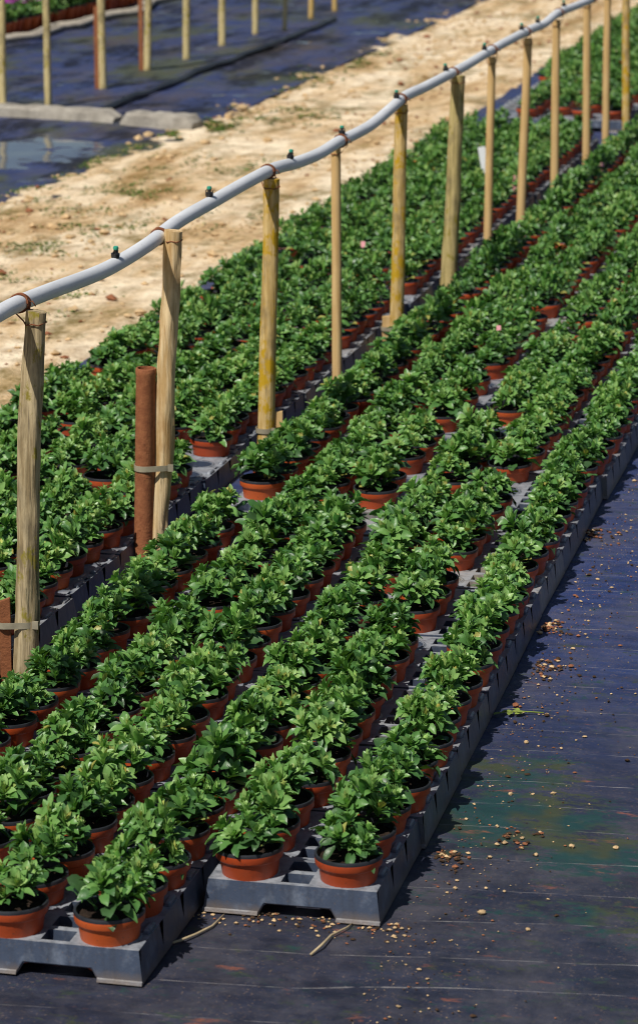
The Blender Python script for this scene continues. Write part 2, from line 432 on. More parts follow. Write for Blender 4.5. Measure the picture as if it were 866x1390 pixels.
# ------------------------------------------------------------------ trays
def tray_mesh(W,centers,L=.335,rows=3,hole=.042,slot=True):
    """carry tray: x from -W..0, y from 0..L, raised top plate with round holes, skirts with hand notch"""
    H=.05; b=MB(); pitch=L/rows; N=24
    xs=[-W]; cw=.098
    cells=[]
    prev=-W
    for c in sorted(centers):
        cells.append((prev,c-cw/2,'gap')); cells.append((c-cw/2,c+cw/2,'hole')); prev=c+cw/2
    cells.append((prev,0,'gap'))
    def quad(x0,x1,y0,y1,z=H): b.add([(x0,y0,z),(x1,y0,z),(x1,y1,z),(x0,y1,z)],[(0,1,2,3)])
    def rect_hole(x0,x1,y0,y1,hx0,hx1,hy0,hy1,dep=.022):
        quad(x0,x1,y0,hy0); quad(x0,x1,hy1,y1); quad(x0,hx0,hy0,hy1); quad(hx1,x1,hy0,hy1)
        P=[(hx0,hy0),(hx1,hy0),(hx1,hy1),(hx0,hy1)]
        for i in range(4):
            p,q=P[i],P[(i+1)%4]
            b.add([(p[0],p[1],H),(q[0],q[1],H),(q[0],q[1],H-dep),(p[0],p[1],H-dep)],[(0,1,2,3)])
    for j in range(rows):
        y0,y1=j*pitch,(j+1)*pitch
        for x0,x1,kind in cells:
            if x1-x0<.002: continue
            if kind=='hole':
                cx,cy=(x0+x1)/2,(y0+y1)/2; oy=cy-.009; base=len(b.v)
                for k in range(N):
                    a=2*math.pi*(k+.5)/N; ca,sa=math.cos(a),math.sin(a)
                    s=min((x1-x0)/2/max(abs(ca),1e-6),(y1-y0)/2/max(abs(sa),1e-6))
                    b.v.append((cx+ca*s,cy+sa*s,H))
                # snap nearest samples to the corners so cells join without gaps
                for (qx,qy) in ((x0,y0),(x1,y0),(x1,y1),(x0,y1)):
                    k=min(range(N),key=lambda k:(b.v[base+k][0]-qx)**2+(b.v[base+k][1]-qy)**2); b.v[base+k]=(qx,qy,H)
                for z,rr in ((H,hole),(H+.0025,hole-.001),(H+.0025,hole-.004),(H-.028,hole-.006)):
                    for k in range(N):
                        a=2*math.pi*(k+.5)/N; b.v.append((cx+rr*math.cos(a),oy+rr*math.sin(a),z))
                for i in range(4):
                    for k in range(N):
                        k2=(k+1)%N; b.f.append((base+i*N+k,base+i*N+k2,base+(i+1)*N+k2,base+(i+1)*N+k)); b.m.append(0)
            elif x1-x0>.03 and slot:
                # two slots per bay, cross bars between
                ym=(y0+y1)/2
                rect_hole(x0,x1,y0,ym,x0+.005,x1-.005,y0+.010,ym-.007)
                rect_hole(x0,x1,ym,y1,x0+.005,x1-.005,ym+.007,y1-.010)
            else:
                wd=x1-x0
                if wd>.012:
                    rect_hole(x0,x1,y0,y1,x0+.003,x1-.005,y0+.012,y0+.034)
                else: quad(x0,x1,y0,y1)
    fl=.007
    # front / back skirts with a hand notch
    for y,sg in ((0,-1),(L,1)):
        a0,a1=-W*.66,-W*.27; ins=.010; nh=.017
        top=[(-W,H),(a0-.002,H),(a1+.002,H),(0,H)]
        yo=lambda z:y+sg*fl*(1-z/H)
        def sk(p): return [(x,yo(z),z) for x,z in p]
        x0b,x1b=-W-fl,fl
        b.add(sk([(x0b,0),(a0-ins,0),(a0,nh),(a0,H),(-W,H)]),[(0,1,2,3,4)])
        b.add(sk([(a0,nh),(a1,nh),(a1,H),(a0,H)]),[(0,1,2,3)])
        b.add(sk([(a1+ins,0),(x1b,0),(0,H),(a1,H),(a1,nh)]),[(0,1,2,3,4)])
        # rolled lip along the foot and around the notch
        for (p,q) in (((x0b,0),(a0-ins,0)),((a1+ins,0),(x1b,0))):
            b.add([(p[0],yo(0),.006),(q[0],yo(0),.006),(q[0],yo(0)+sg*.004,.003),(p[0],yo(0)+sg*.004,.003)],[(0,1,2,3)])
            b.add([(p[0],yo(0)+sg*.004,.003),(q[0],yo(0)+sg*.004,.003),(q[0],yo(0)+sg*.004,0),(p[0],yo(0)+sg*.004,0)],[(0,1,2,3)])
        pts=[(a0-ins,0),(a0,nh),(a1,nh),(a1+ins,0)]
        for p,q in zip(pts,pts[1:]):
            b.add([(p[0],yo(p[1]),p[1]),(q[0],yo(q[1]),q[1]),(q[0],yo(q[1])-sg*.016,q[1]),(p[0],yo(p[1])-sg*.016,p[1])],[(0,1,2,3)])
    # side skirts: three bays with a V gap between them and a raised lug on each
    for x,sg in ((-W,-1),(0,1)):
        for j in range(rows):
            y0,y1=j*pitch,(j+1)*pitch; g0=.010 if j==0 else .016; g1=0 if j==rows-1 else .004
            P=[(y0+(-fl if j==0 else 0),0),(y1+(fl if j==rows-1 else 0),0),(y1,.014),(y1-g1,H),(y0+g0,H),(y0,.014)]
            if j==rows-1: P[2]=(y1+fl*.72,.014)
            if j==0: P[5]=(y0-fl*.72,.014)
            b.add([(x+sg*fl*(1-z/H),yy,z) for yy,z in P],[(0,1,2,3,4,5)])
            lx0,lx1=(x-.015,x-.002) if sg>0 else (x+.002,x+.015)
            ly0,ly1=y0+.062,y1-.010
            b.add([(lx0,ly0,H+.0005),(lx1,ly0,H+.0005),(lx1,ly1,H+.0005),(lx0,ly1,H+.0005),(lx0+.002,ly0+.004,H+.006),(lx1-.001,ly0+.004,H+.006),(lx1-.001,ly1-.002,H+.006),(lx0+.002,ly1-.002,H+.006)],
                  [(4,5,6,7),(0,1,5,4),(1,2,6,5),(2,3,7,6),(3,0,4,7)])
    me=b.mesh('plant_tray',[M['tray']],False)
    bm=bmesh.new(); bm.from_mesh(me)
    bmesh.ops.remove_doubles(bm,verts=bm.verts,dist=.0004)
    bmesh.ops.recalc_face_normals(bm,faces=bm.faces)
    bmesh.ops.bevel(bm,geom=[e for e in bm.edges if len(e.link_faces)==2 and e.calc_face_angle(0)>.6],offset=.0024,segments=1,affect='EDGES')
    bm.to_mesh(me); bm.free(); me.update(); return me
TR2=tray_mesh(.262,[-.205,-.053],L=.335)
TR3=tray_mesh(.375,[-.312,-.1875,-.063],slot=False)
TR2N=tray_mesh(.255,[-.190,-.063])

# ------------------------------------------------------------------ camera (placed first: used to pick the nearest plants)
CAMZ=1.75; AZ=R(13.2); PITCH=math.atan(1055/4200)
cam=bpy.data.cameras.new('camera'); cam.sensor_fit='HORIZONTAL'; cam.sensor_width=24; cam.lens=4200/866*24
cam.clip_start=.1; cam.clip_end=600
cam.dof.use_dof=True; cam.dof.focus_distance=5.6; cam.dof.aperture_fstop=10
co=bpy.data.objects.new('camera',cam); COL.objects.link(co); co.location=(0,0,CAMZ); co.rotation_euler=(math.pi/2-PITCH,0,AZ)
scn.camera=co
def project(p):
    ca,sa=math.cos(AZ),math.sin(AZ)
    x=p[0]*ca+p[1]*sa; y=-p[0]*sa+p[1]*ca; z=p[2]-CAMZ
    cp,sp=math.cos(PITCH),math.sin(PITCH)
    d=y*cp-z*sp; u=y*sp+z*cp
    return 433+4200*x/d, 695-4200*u/d, d

# ------------------------------------------------------------------ ordinals for labels
ONES=['','first','second','third','fourth','fifth','sixth','seventh','eighth','ninth','tenth','eleventh','twelfth','thirteenth','fourteenth','fifteenth','sixteenth','seventeenth','eighteenth','nineteenth']
TENS={2:'twent',3:'thirt',4:'fort',5:'fift',6:'sixt',7:'sevent',8:'eight',9:'ninet'}
def ordinal(n):
    if n<20: return ONES[n]
    if n>=100: return 'hundred and '+ordinal(n-100) if n>100 else 'hundredth'
    t,o=divmod(n,10)
    return TENS[t]+('ieth' if o==0 else 'y-'+ONES[o])

# ------------------------------------------------------------------ beds: trays and potted plants
def edge_shift(u):                      # the strips drift slightly left further along
    k=min(1,max(0,(u-4.2)/3.2)); return -.05*k*k*(3-2*k)
PITCHU=.1117
spots=[]          # (x,y,col name, key)
trays=[]          # (x,y,mesh,strip)
# main bed: three strips of two rows
STRIPS=[(-.913,4.29,'strip beside the dark matting'),(-1.200,3.985,'middle strip'),(-1.482,3.77,'strip along the post line')]
ROWN=['row edging the dark matting','second row from the dark matting','third row from the dark matting','fourth row from the dark matting','fifth row from the dark matting','row at the foot of the posts']
for si,(xe,u0,sn) in enumerate(STRIPS):
    u=u0; k=0
    while u<19.5:
        xo=xe+edge_shift(u+.16)*(1,.6,.24)[si]; jit=random.uniform(-.006,.003) if si==0 else random.uniform(-.003,.003)
        rz=math.atan2(-(edge_shift(u+.3)-edge_shift(u))*(1,.6,.24)[si],.3)+random.uniform(-.012,.012)
        trays.append((xo+jit,u,rz,TR2,'main bed '+sn,si))
        for j in range(3):
            for ci,cx in enumerate((-.053,-.205)):
                if random.random()<.035 and not (u<4.7 and j==0): continue
                a,bv=cx,(j+.5)*.335/3-.009
                px=xo+jit+a*math.cos(rz)-bv*math.sin(rz); py=u+a*math.sin(rz)+bv*math.cos(rz)
                spots.append([px+random.uniform(-.004,.004),py+random.uniform(-.005,.005),0,si*2+ci])
        u+=.343+random.uniform(-.001,.004)
# left bed behind the posts
for xe,me,cs,sn,cb in ((-1.872,TR3,(-.063,-.1875,-.312),'front strip',6),(-2.252,TR2N,(-.063,-.190),'rear strip',9)):
    u=4.4
    while u<13.25:
        jit=random.uniform(-.006,.006); rz=random.uniform(-.012,.012)
        trays.append((xe+jit,u,rz,me,'left bed '+sn,10 if cb==6 else 11))
        for j in range(3):
            for ci,cx in enumerate(cs):
                if random.random()<.03: continue
                spots.append([xe+jit+cx+random.uniform(-.006,.006),u+(j+.5)*.335/3+random.uniform(-.005,.005),0,cb+ci])
        u+=.341+random.uniform(0,.003)
# far bed
for xe,me,cs,u0,cb in ((-1.86,TR3,(-.063,-.1875,-.312),13.95,20),(-2.24,TR2N,(-.063,-.190),13.95,23)):
    u=u0
    while u<24:
        trays.append((xe,u,0,me,'far bed',20 if cb==20 else 21))
        for j in range(3):
            for ci,cx in enumerate(cs):
                if cb==23 and u<15.2 and ci==1: continue
                if random.random()<.08: continue
                spots.append([xe+cx+random.uniform(-.006,.006),u+(j+.5)*.335/3,0,cb+ci])
        u+=.343
LROW=['row just behind the posts','second row behind the posts','third row behind the posts','fourth row behind the posts','far row beside the dirt road']

def inframe(p,mx=10):
    x,y,d=project(p); return -mx<x<866+mx and -mx<y<1390+mx, d
info=[]
GAPS={5:(6.63,),3:(6.65,8.2),6:(7.03,9.40),2:(7.6,),1:(6.9,)}      # bare stretches where pots have been lifted out
for s in spots:
    if any(g-.25<s[1]<g-.055 for g in GAPS.get(s[3],())): continue
    ok,d=inframe((s[0],s[1],.13),45)
    if not ok and d<5.9: continue
    info.append((ok,d,s))
vis=sorted([t for t in info if t[0]],key=lambda t:t[1])
near=vis[:296]; nearset=set(id(t[2]) for t in near)
rowcount={}
GRP='young leafy plants in terracotta pots'
for ok,d,s in sorted(near,key=lambda t:(t[2][3],t[2][1])):
    key=s[3]; rowcount[key]=rowcount.get(key,0)+1
    rn=ROWN[key] if key<6 else LROW[key-6]
    e=empty('potted_plant',(s[0],s[1],.001),random.uniform(0,6.28))
    e.rotation_euler.x=random.uniform(-.03,.03); e.rotation_euler.y=random.uniform(-.03,.03)
    sc=random.uniform(.94,1.05)
    tag(e,'potted green plant, %s from front, %s'%(ordinal(rowcount[key]),rn),'potted plant',GRP)
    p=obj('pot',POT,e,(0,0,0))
    obj('soil',SOIL,p)
    f=obj('foliage',FOL[random.randrange(NV)],e,(0,0,0),(0,0,random.uniform(0,6.28)))
    q=random.uniform(.76,.98); sz=random.uniform(.85,1.28); f.scale=(q*random.uniform(.95,1.05),q,sz); f.location.z=.088*(1-sz)
print('plants near',len(near),'rest',len(info)-len(near))

# the rest: one object
def far_plants():
    Vs,Fs,Ts,Ms=[],[],[],[]; off=0
    pb=MB(); pb.lathe([(.036,.02),(.0465,.079),(.050,.081),(.0525,.0965),(.050,.0995),(.047,.088),(.012,.089)],14,[0,0,0,1,1,2])
    PV=np.array(pb.v,dtype=np.float32)
    for ok,d,s in info:
        if id(s[0:0]) is None: pass
        if id(s) in nearset: continue
        x,y=s[0],s[1]
        V,F,T=LOW[random.randrange(len(LOW))]
        a=random.uniform(0,6.28); sc=random.uniform(.70,.90); ca,sa=math.cos(a),math.sin(a)
        W=np.empty_like(V); W[:,0]=(V[:,0]*ca-V[:,1]*sa)*sc+x; W[:,1]=(V[:,0]*sa+V[:,1]*ca)*sc+y; W[:,2]=.088+(V[:,2]-.088)*random.uniform(.85,1.25)
        Vs.append(W); Ts.append(np.clip(T+random.uniform(-.18,.18),0,1.25)); FA=np.array(F)+off; off+=len(V)
        Fs.append(FA); Ms.append(np.zeros(len(F),dtype=np.int32))
        P=PV+np.array([x,y,.001],dtype=np.float32); Vs.append(P); Ts.append(np.zeros(len(P),dtype=np.float32))
        Fs.append(np.array(pb.f)+off); off+=len(P); Ms.append(np.array(pb.m,dtype=np.int32)+1)
    V=np.concatenate(Vs); F=np.concatenate(Fs); T=np.concatenate(Ts); Mi=np.concatenate(Ms)
    me=bpy.data.meshes.new('potted_plants')
    me.vertices.add(len(V)); me.vertices.foreach_set('co',V.ravel())
    me.loops.add(F.size); me.loops.foreach_set('vertex_index',F.ravel().astype(np.int32))
    me.polygons.add(len(F)); me.polygons.foreach_set('loop_start',np.arange(0,F.size,4,dtype=np.int32))
    me.update(calc_edges=True)
    at=me.attributes.new('tint','FLOAT','POINT'); at.data.foreach_set('value',T.astype(np.float32))
    for m in (M['leaf'],M['pot'],M['potin'],M['soil']): me.materials.append(m)
    me.polygons.foreach_set('material_index',Mi); me.polygons.foreach_set('use_smooth',[True]*len(F)); me.validate(); me.update()
    o=obj('potted_plants',me)
    tag(o,'mass of more distant green potted plants filling the rear of the beds','potted plants',None,'stuff')
far_plants()

tc={}
for x,y,rz,me,sn,key in trays:
    ok,d=inframe((x-.13,y+.16,.05),160)
    if not ok: continue
    tc[key]=tc.get(key,0)+1
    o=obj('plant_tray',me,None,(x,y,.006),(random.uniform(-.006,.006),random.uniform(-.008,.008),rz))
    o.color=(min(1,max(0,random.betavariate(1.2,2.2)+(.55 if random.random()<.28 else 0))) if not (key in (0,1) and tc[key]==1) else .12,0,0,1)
    names={0:'strip beside the dark matting',1:'middle strip of main bed',2:'strip along the row of posts',10:'left strip just behind the posts',11:'left strip along the dirt road',20:'far bed in line with the posts',21:'far bed along the dirt road'}
    tag(o,'grey plastic tray, %s from front, %s'%(ordinal(tc[key]),names[key]),'plant tray','grey plastic trays under the potted plants')
print('trays',sum(tc.values()))

# ------------------------------------------------------------------ ground, road, matting
def grid(name,x0,x1,y0,y1,nx,ny,zf,mat,kind='structure'):
    b=MB()
    for j in range(ny+1):
        for i in range(nx+1):
            x=x0+(x1-x0)*i/nx; y=y0+(y1-y0)*j/ny; b.v.append((x,y,zf(x,y)))
    for j in range(ny):
        for i in range(nx):
            a=j*(nx+1)+i; b.f.append((a,a+1,a+nx+2,a+nx+1)); b.m.append(0)
    o=obj(name,b.mesh(name,[mat])); o['kind']=kind; return o
b=MB(); b.add([(-300,-200,-.03),(300,-200,-.03),(300,400,-.03),(-300,400,-.03)],[(0,1,2,3)])
o=obj('ground',b.mesh('ground',[M['dirt']],False)); o['kind']='structure'
def N(x,y,z=0): return mnoise.noise(Vector((x,y,z)))
def sstep(a,b_,x):
    k=min(1,max(0,(x-a)/(b_-a))); return k*k*(3-2*k)
def road_z(x,y):
    edge=-3.93+.10*N(y*.9,3)+.08*N(y*3.1,5)+.04*N(y*8,2)-.12*sstep(17,21,y)
    f=sstep(edge-.10,edge+.14,x)*(1-sstep(-2.72,-2.58,x))
    return -.012+.026*f+f*(.012*N(x*2.2,y*1.1,2)+.008*N(x*7,y*6,4)+.004*N(x*22,y*20,9))
grid('dirt_road',-4.6,-2.4,4,34,90,900,road_z,M['dirt'])
grid('ground_cover_matting',-2.72,5.0,1.5,30,120,220,lambda x,y:.003+.0018*N(x*2.3,y*1.7,1)+.001*N(x*7,y*6,2),M['matr'])
def lm(x,y):
    z=.008+.010*N(x*1.5,y*.9,6)+.005*N(x*5,y*3,7)
    z+=.05*sstep(-4.42,-4.36,-abs(x+4.36)-4.36+.0)*0
    z+=.014*sstep(13.45,13.62,y-.28*(x+4.3)) if y>10 else 0      # terrace held by the kerb
    return z
grid('old_ground_cover_matting',-16,-3.72,8,44,300,500,lm,M['matl'])

# rumpled fold where two matting sheets overlap
b=MB(); pts=[]
for i in range(60):
    u=13.95+i*.085; pts.append((-4.335+.03*N(u*1.3,2)+.012*N(u*5,3),u,.038+.014*N(u*2.1,8)))
b.tube(pts,[.016+.008*N(p[1]*3,1) for p in pts],8,True,0,.3)
tag(obj('matting_fold',b.mesh('matting_fold',[M['potin']])),'dark rumpled fold along the overlap of old matting sheets','matting fold')

# concrete kerb: two cast blocks end to end
for (xa,ya,xb,yb,lab) in ((-4.95,13.86,-4.165,13.70,'long pale concrete kerb block behind the wet matting, left of the gap'),(-4.125,13.685,-3.76,13.60,'short pale concrete kerb block beside the dirt road, right of the gap')):
    b=MB(); n=14; ax=Vector((xb-xa,yb-ya,0)); L=ax.length; ax.normalize(); nrm=Vector((-ax.y,ax.x,0))
    prof=[(-.062,-.03),(-.05,.058),(-.038,.070),(.045,.074),(.06,.062),(.066,-.03)]
    for i in range(n+1):
        for (q,z) in prof:
            p=Vector((xa,ya,0))+ax*(L*i/n)+nrm*(q+.010*N(i*.9,q*30))+Vector((0,0,z+.014*N(i*.7,q*20,3)-(.03 if i in (0,n) else 0)*(1 if z>0 else 0)))
            b.v.append(tuple(p))
    k=len(prof)
    for i in range(n):
        for j in range(k-1): b.f.append((i*k+j,(i+1)*k+j,(i+1)*k+j+1,i*k+j+1)); b.m.append(0)
    b.f.append(tuple(range(k))); b.m.append(0); b.f.append(tuple(n*k+j for j in range(k))[::-1]); b.m.append(0)
    tag(obj('kerb_block',b.mesh('kerb_block',[M['concrete']],True,35)),lab,'kerb block','concrete kerb blocks across the old matting')

# ------------------------------------------------------------------ posts along the pipe
W_=dict(
 grey=wood_material('weathered_grey_wood',(.24,.18,.095),(.46,.37,.22),.25,(.22,.18,.03)),
 split=wood_material('split_tan_wood',(.46,.30,.13),(.68,.52,.30),.0,darkness=.6,dark=(.30,.15,.04)),
 yellow=wood_material('lichen_wood',(.44,.29,.10),(.62,.45,.20),.5,(.46,.28,.015)),
 cane=wood_material('smooth_tan_cane',(.50,.32,.13),(.60,.41,.19),0,darkness=.15,dark=(.3,.17,.07),grain=.3,bump=.2),
 olive=wood_material('olive_wood',(.33,.26,.10),(.48,.38,.17),.2,(.25,.20,.03)),
 pale=wood_material('pale_post_wood',(.46,.36,.16),(.62,.52,.28),.2,(.33,.27,.04)))
PX=-1.82
POSTS=[ # base, top, radius bottom, top, material, wobble, label
 ((-1.824,5.319),(-1.784,5.329,.728),.0225,.0200,'grey',.20,'thick weathered grey post nearest the camera with a short rusty stake'),
 ((-1.825,6.236),(-1.780,6.247,.738),.0215,.0175,'split',.22,'knotty tan post strapped to the tall rusty tube'),
 ((-1.822,7.181),(-1.802,7.186,.720),.0210,.0190,'yellow',.08,'straight tan post with yellow lichen and small wooden block at its foot'),
 ((-1.820,7.977),(-1.825,7.976,.700),.0140,.0125,'cane',.03,'smooth slim tan post between the two lichen covered posts'),
 ((-1.820,8.755),(-1.810,8.758,.720),.0205,.0180,'yellow',.09,'yellow lichen covered post with tan board strapped to its left'),
 ((-1.821,9.555),(-1.795,9.561,.722),.0265,.0210,'olive',.10,'thick olive grey post, sixth from the front along the pipe'),
 ((-1.820,10.256),(-1.812,10.258,.711),.0145,.0130,'cane',.03,'slim tan post beside the white plant label'),
 ((-1.821,10.929),(-1.802,10.934,.711),.0165,.0150,'cane',.04,'tan post, eighth from the front along the grey pipe'),
 ((-1.819,11.721),(-1.825,11.719,.708),.0165,.0150,'cane',.04,'tan post, ninth from the front along the grey pipe'),
 ((-1.818,12.550),(-1.830,12.548,.710),.0165,.0150,'cane',.03,'tan post where the grey pipe leaves the top of the photo'),
 ((-1.820,13.112),(-1.825,13.111,.702),.0160,.0150,'cane',.03,'tan post, second from the right edge among the distant posts'),
 ((-1.818,13.762),(-1.834,13.758,.694),.0180,.0170,'yellow',.06,'yellowish post furthest right among the distant posts'),
]
def post(base,top,r0,r1,mat,wob,seed,nseg=70):
    B=Vector((base[0],base[1],0.0)); T=Vector(top); e=empty('wooden_post',(base[0],base[1],0))
    b=MB(); pts,rs=[],[]
    for i in range(nseg+1):
        t=i/nseg; p=(Vector((0,0,-.04))).lerp(T-B,t)
        p+=Vector((N(t*2.2,seed),N(t*2.2,seed+5),0))*.004*(wob/.1)
        pts.append(p); rs.append(r0+(r1-r0)*t)
    pts[-1].z-=.003
    b.tube(pts,rs,26,True,0,wob,seed)
    return e,b,B,T
GP='wooden posts carrying the grey pipe'
postobj=[]
for i,(bs,tp,r0,r1,mt,wb,lab) in enumerate(POSTS):
    e,b,B,T=post(bs,tp,r0,r1,mt,wb,i*7+1)
    tag(e,lab,'post',GP)
    obj('trunk',b.mesh('trunk',[W_[mt]],True,50),e); postobj.append((e,B,T,r0,r1))
def on_post(i,z):
    e,B,T,r0,r1=postobj[i]; t=(z)/(T.z); return B.lerp(T,t), r0+(r1-r0)*t
def strap(i,z,pc,pr):
    """band round post i and the stake centred at pc (convex loop of the two circles)"""
    c,r=on_post(i,z); e=postobj[i][0]; P=[]
    for (q,rr) in ((c,r+.0015),(pc,pr+.0015)):
        for k in range(28):
            a=2*math.pi*k/28; P.append((q[0]+rr*math.cos(a),q[1]+rr*math.sin(a)))
    P=sorted(set(P)); 
    def half(ps):
        h=[]
        for p in ps:
            while len(h)>1 and (h[-1][0]-h[-2][0])*(p[1]-h[-2][1])-(h[-1][1]-h[-2][1])*(p[0]-h[-2][0])<=0: h.pop()
            h.append(p)
        return h[:-1]
    H=half(P)+half(P[::-1]); n=len(H); b=MB(); ox,oy=e.location.x,e.location.y
    for zz,s in ((z-.006,0),(z+.006,0),(z+.006,.0018),(z-.006,.0018)):
        cx=sum(p[0] for p in H)/n; cy=sum(p[1] for p in H)/n
        for p in H:
            d=Vector((p[0]-cx,p[1]-cy)).normalized(); b.v.append((p[0]+d.x*s-ox,p[1]+d.y*s-oy,zz))
    for j in range(4):
        for k in range(n): b.f.append((j*n+k,((j+1)%4)*n+k,((j+1)%4)*n+(k+1)%n,j*n+(k+1)%n)); b.m.append(0)
    # buckle tail
    b.box(c[0]+r-ox-.002,c[0]+r-ox+.010,c[1]-r*.6-oy-.004,c[1]-r*.6-oy,z-.007,z+.008)
    obj('strap',b.mesh('strap',[M['strap']],True,40),e)
# camera-right direction on the ground
RX,RY=math.cos(AZ),math.sin(AZ); FX,FY=-math.sin(AZ),math.cos(AZ)
def stake_box(name,i,dr,df,w,d,h,mat,lab,cat,chip=.004):
    c,_=on_post(i,.05); x,y=c[0]+RX*dr+FX*df,c[1]+RY*dr+FY*df
    b=MB(); n=6
    for k in range(n+1):
        z=-.03+(h+.03)*k/n
        for sx,sy in ((-1,-1),(1,-1),(1,1),(-1,1)):
            b.v.append((sx*w/2+.0012*N(z*30,sx,sy),sy*d/2+.0012*N(z*30,sy,4),z+(chip*sx if k==n else 0)))
    for k in range(n):
        for s in range(4): b.f.append((k*4+s,k*4+(s+1)%4,(k+1)*4+(s+1)%4,(k+1)*4+s)); b.m.append(0)
    b.f.append(tuple(n*4+s for s in range(4))); b.m.append(0)
    me=b.mesh(name,[mat],False)
    o=obj(name,me,None,(x,y,0),(0,0,AZ)); tag(o,lab,cat); return x,y
# rusty stake at post 1
x,y=stake_box('rusty_stake',0,-.031,-.012,.021,.012,.178,M['stakebrown'],'short flat rusty stake strapped to the nearest grey post','stake')
strap(0,.130,(x,y),.012)
# tall rusty tube beside post 2
c,_=on_post(1,.2); tx,ty=c[0]-RX*.040-FX*.006,c[1]-RY*.040-FY*.006
b=MB(); b.lathe([(.0215,-.03),(.0215,.425),(.0225,.428),(.0225,.437),(.0215,.440),(.0185,.440),(.018,.40)],28)
o=obj('rusty_tube',b.mesh('rusty_tube',[M['rust']],True,45),None,(tx,ty,0),(0,R(1.5),0)); tag(o,'tall rusty steel tube strapped to the knotty tan post','steel tube')
strap(1,.222,(tx+.007,ty),.0215)
# small wooden blocks
x,y=stake_box('wooden_stake',2,.031,.004,.024,.014,.142,W_['cane'],'small tan wooden stake strapped right of the lichen covered post','stake',.001)
strap(2,.098,(x,y),.012)
x,y=stake_box('wooden_board',4,-.031,-.004,.024,.014,.098,W_['cane'],'short tan wooden board strapped left of the yellow lichen post','board',.001)
strap(4,.062,(x,y),.013)

# ------------------------------------------------------------------ grey irrigation pipe on the post tops
PIPE=[(3.2,.70),(3.9,.705),(4.42,.735),(4.85,.725),(5.235,.738),(5.446,.731),(5.768,.714),(5.927,.710),(6.182,.715),(6.387,.727),(6.717,.730),(7.016,.732),(7.259,.729),(7.494,.713),(7.735,.704),(7.956,.707),(8.124,.704),(8.357,.704),(8.652,.721),(8.807,.731),(9.133,.726),(9.692,.724),(9.923,.725),(10.303,.729),(10.622,.729),(11.04,.727),(11.37,.719),(11.682,.730),(12.146,.720),(12.481,.716),(13.1,.72),(13.76,.71),(14.6,.72),(15.6,.715),(17,.72),(19,.715)]
def catmull(P,u):
    i=max(j for j in range(len(P)) if P[j][0]<=u+1e-9); i=min(i,len(P)-2)
    p0=P[max(i-1,0)];p1=P[i];p2=P[i+1];p3=P[min(i+2,len(P)-1)]
    t=(u-p1[0])/(p2[0]-p1[0])
    m1=(p2[1]-p0[1])/(p2[0]-p0[0])*(p2[0]-p1[0]) if p2[0]!=p0[0] else 0
    m2=(p3[1]-p1[1])/(p3[0]-p1[0])*(p2[0]-p1[0]) if p3[0]!=p1[0] else 0
    return (2*t**3-3*t*t+1)*p1[1]+(t**3-2*t*t+t)*m1+(-2*t**3+3*t*t)*p2[1]+(t**3-t*t)*m2
PR=.0154; ZO=.002
def pipe_at(u): return Vector((PX+.006+.008*N(u*.8,1),u,catmull(PIPE,u)+ZO))
b=MB(); us=[3.2+i*.04 for i in range(int((18.9-3.2)/.04))]
b.tube([pipe_at(u) for u in us],PR,18)
pipe=obj('irrigation_pipe',b.mesh('irrigation_pipe',[M['pipe']],True,60)); tag(pipe,'long wavy grey plastic pipe running along the tops of the posts','pipe')
# rusty wire ties at the posts
for i,(e,B,T,r0,r1) in enumerate(postobj):
    u=T.y+.004; p=pipe_at(u); d=(pipe_at(u+.03)-pipe_at(u-.03)).normalized()
    s=d.cross(Vector((0,0,1))).normalized(); w=s.cross(d); b=MB()
    for off,rr in ((-.007,PR+.0016),(-.002,PR+.002),(.004,PR+.0016),(.009,PR+.0018)):
        ring=[p+d*(off+.004*math.sin(k*.7+off*900))+(s*math.cos(2*math.pi*k/20)+w*math.sin(2*math.pi*k/20))*rr for k in range(21)]
        b.tube(ring,.0016,6,False)
    for sg in (-1,1):
        q=p+s*sg*(PR+.001)
        b.tube([q,q+Vector((sg*.002,.004,-.012)),Vector((T.x+sg*(r1+.002),T.y-.004,T.z-.022)),Vector((T.x+sg*(r1*.6),T.y-r1-.002,T.z-.026)),Vector((T.x,T.y-r1-.002,T.z-.024))],.0014,6)
    tl=p+d*.01-s*(-PR-.001)
    b.tube([tl,tl+Vector((.006,-.004,.004)),tl+Vector((.012,-.003,-.006))],.0013,5)
    obj('wire_tie',b.mesh('wire_tie',[M['wire']]),pipe)
# sprinklers
for u in (5.928,6.66,7.409,7.999,8.703,9.47,10.123,10.851,11.202,11.862,12.7,13.5,4.95):
    p=pipe_at(u); b=MB(); z0=PR-.003
    b.lathe([(.0001,z0),(.0055,z0),(.0055,z0+.006),(.0085,z0+.007),(.0095,z0+.013),(.0095,z0+.018),(.0065,z0+.020),(.0045,z0+.021),(.0045,z0+.028),(.0001,z0+.028)],14)
    for k in (0,math.pi):
        b.tube([(.008*math.cos(k),.008*math.sin(k),z0+.012),(.009*math.cos(k),.009*math.sin(k),z0+.024),(.003*math.cos(k),.003*math.sin(k),z0+.031)],.0014,6)
    sp=obj('sprinkler',b.mesh('sprinkler',[M['black']],True,40),pipe,tuple(p),(random.uniform(-.2,.2),random.uniform(-.2,.2),random.uniform(0,3))); sp.scale=(.95,.95,.78)
    b=MB(); b.lathe([(.0001,z0+.0285),(.0052,z0+.0285),(.0062,z0+.032),(.0050,z0+.037),(.0001,z0+.038)],12)
    obj('nozzle_cap',b.mesh('nozzle_cap',[M['green']],True,40),sp)

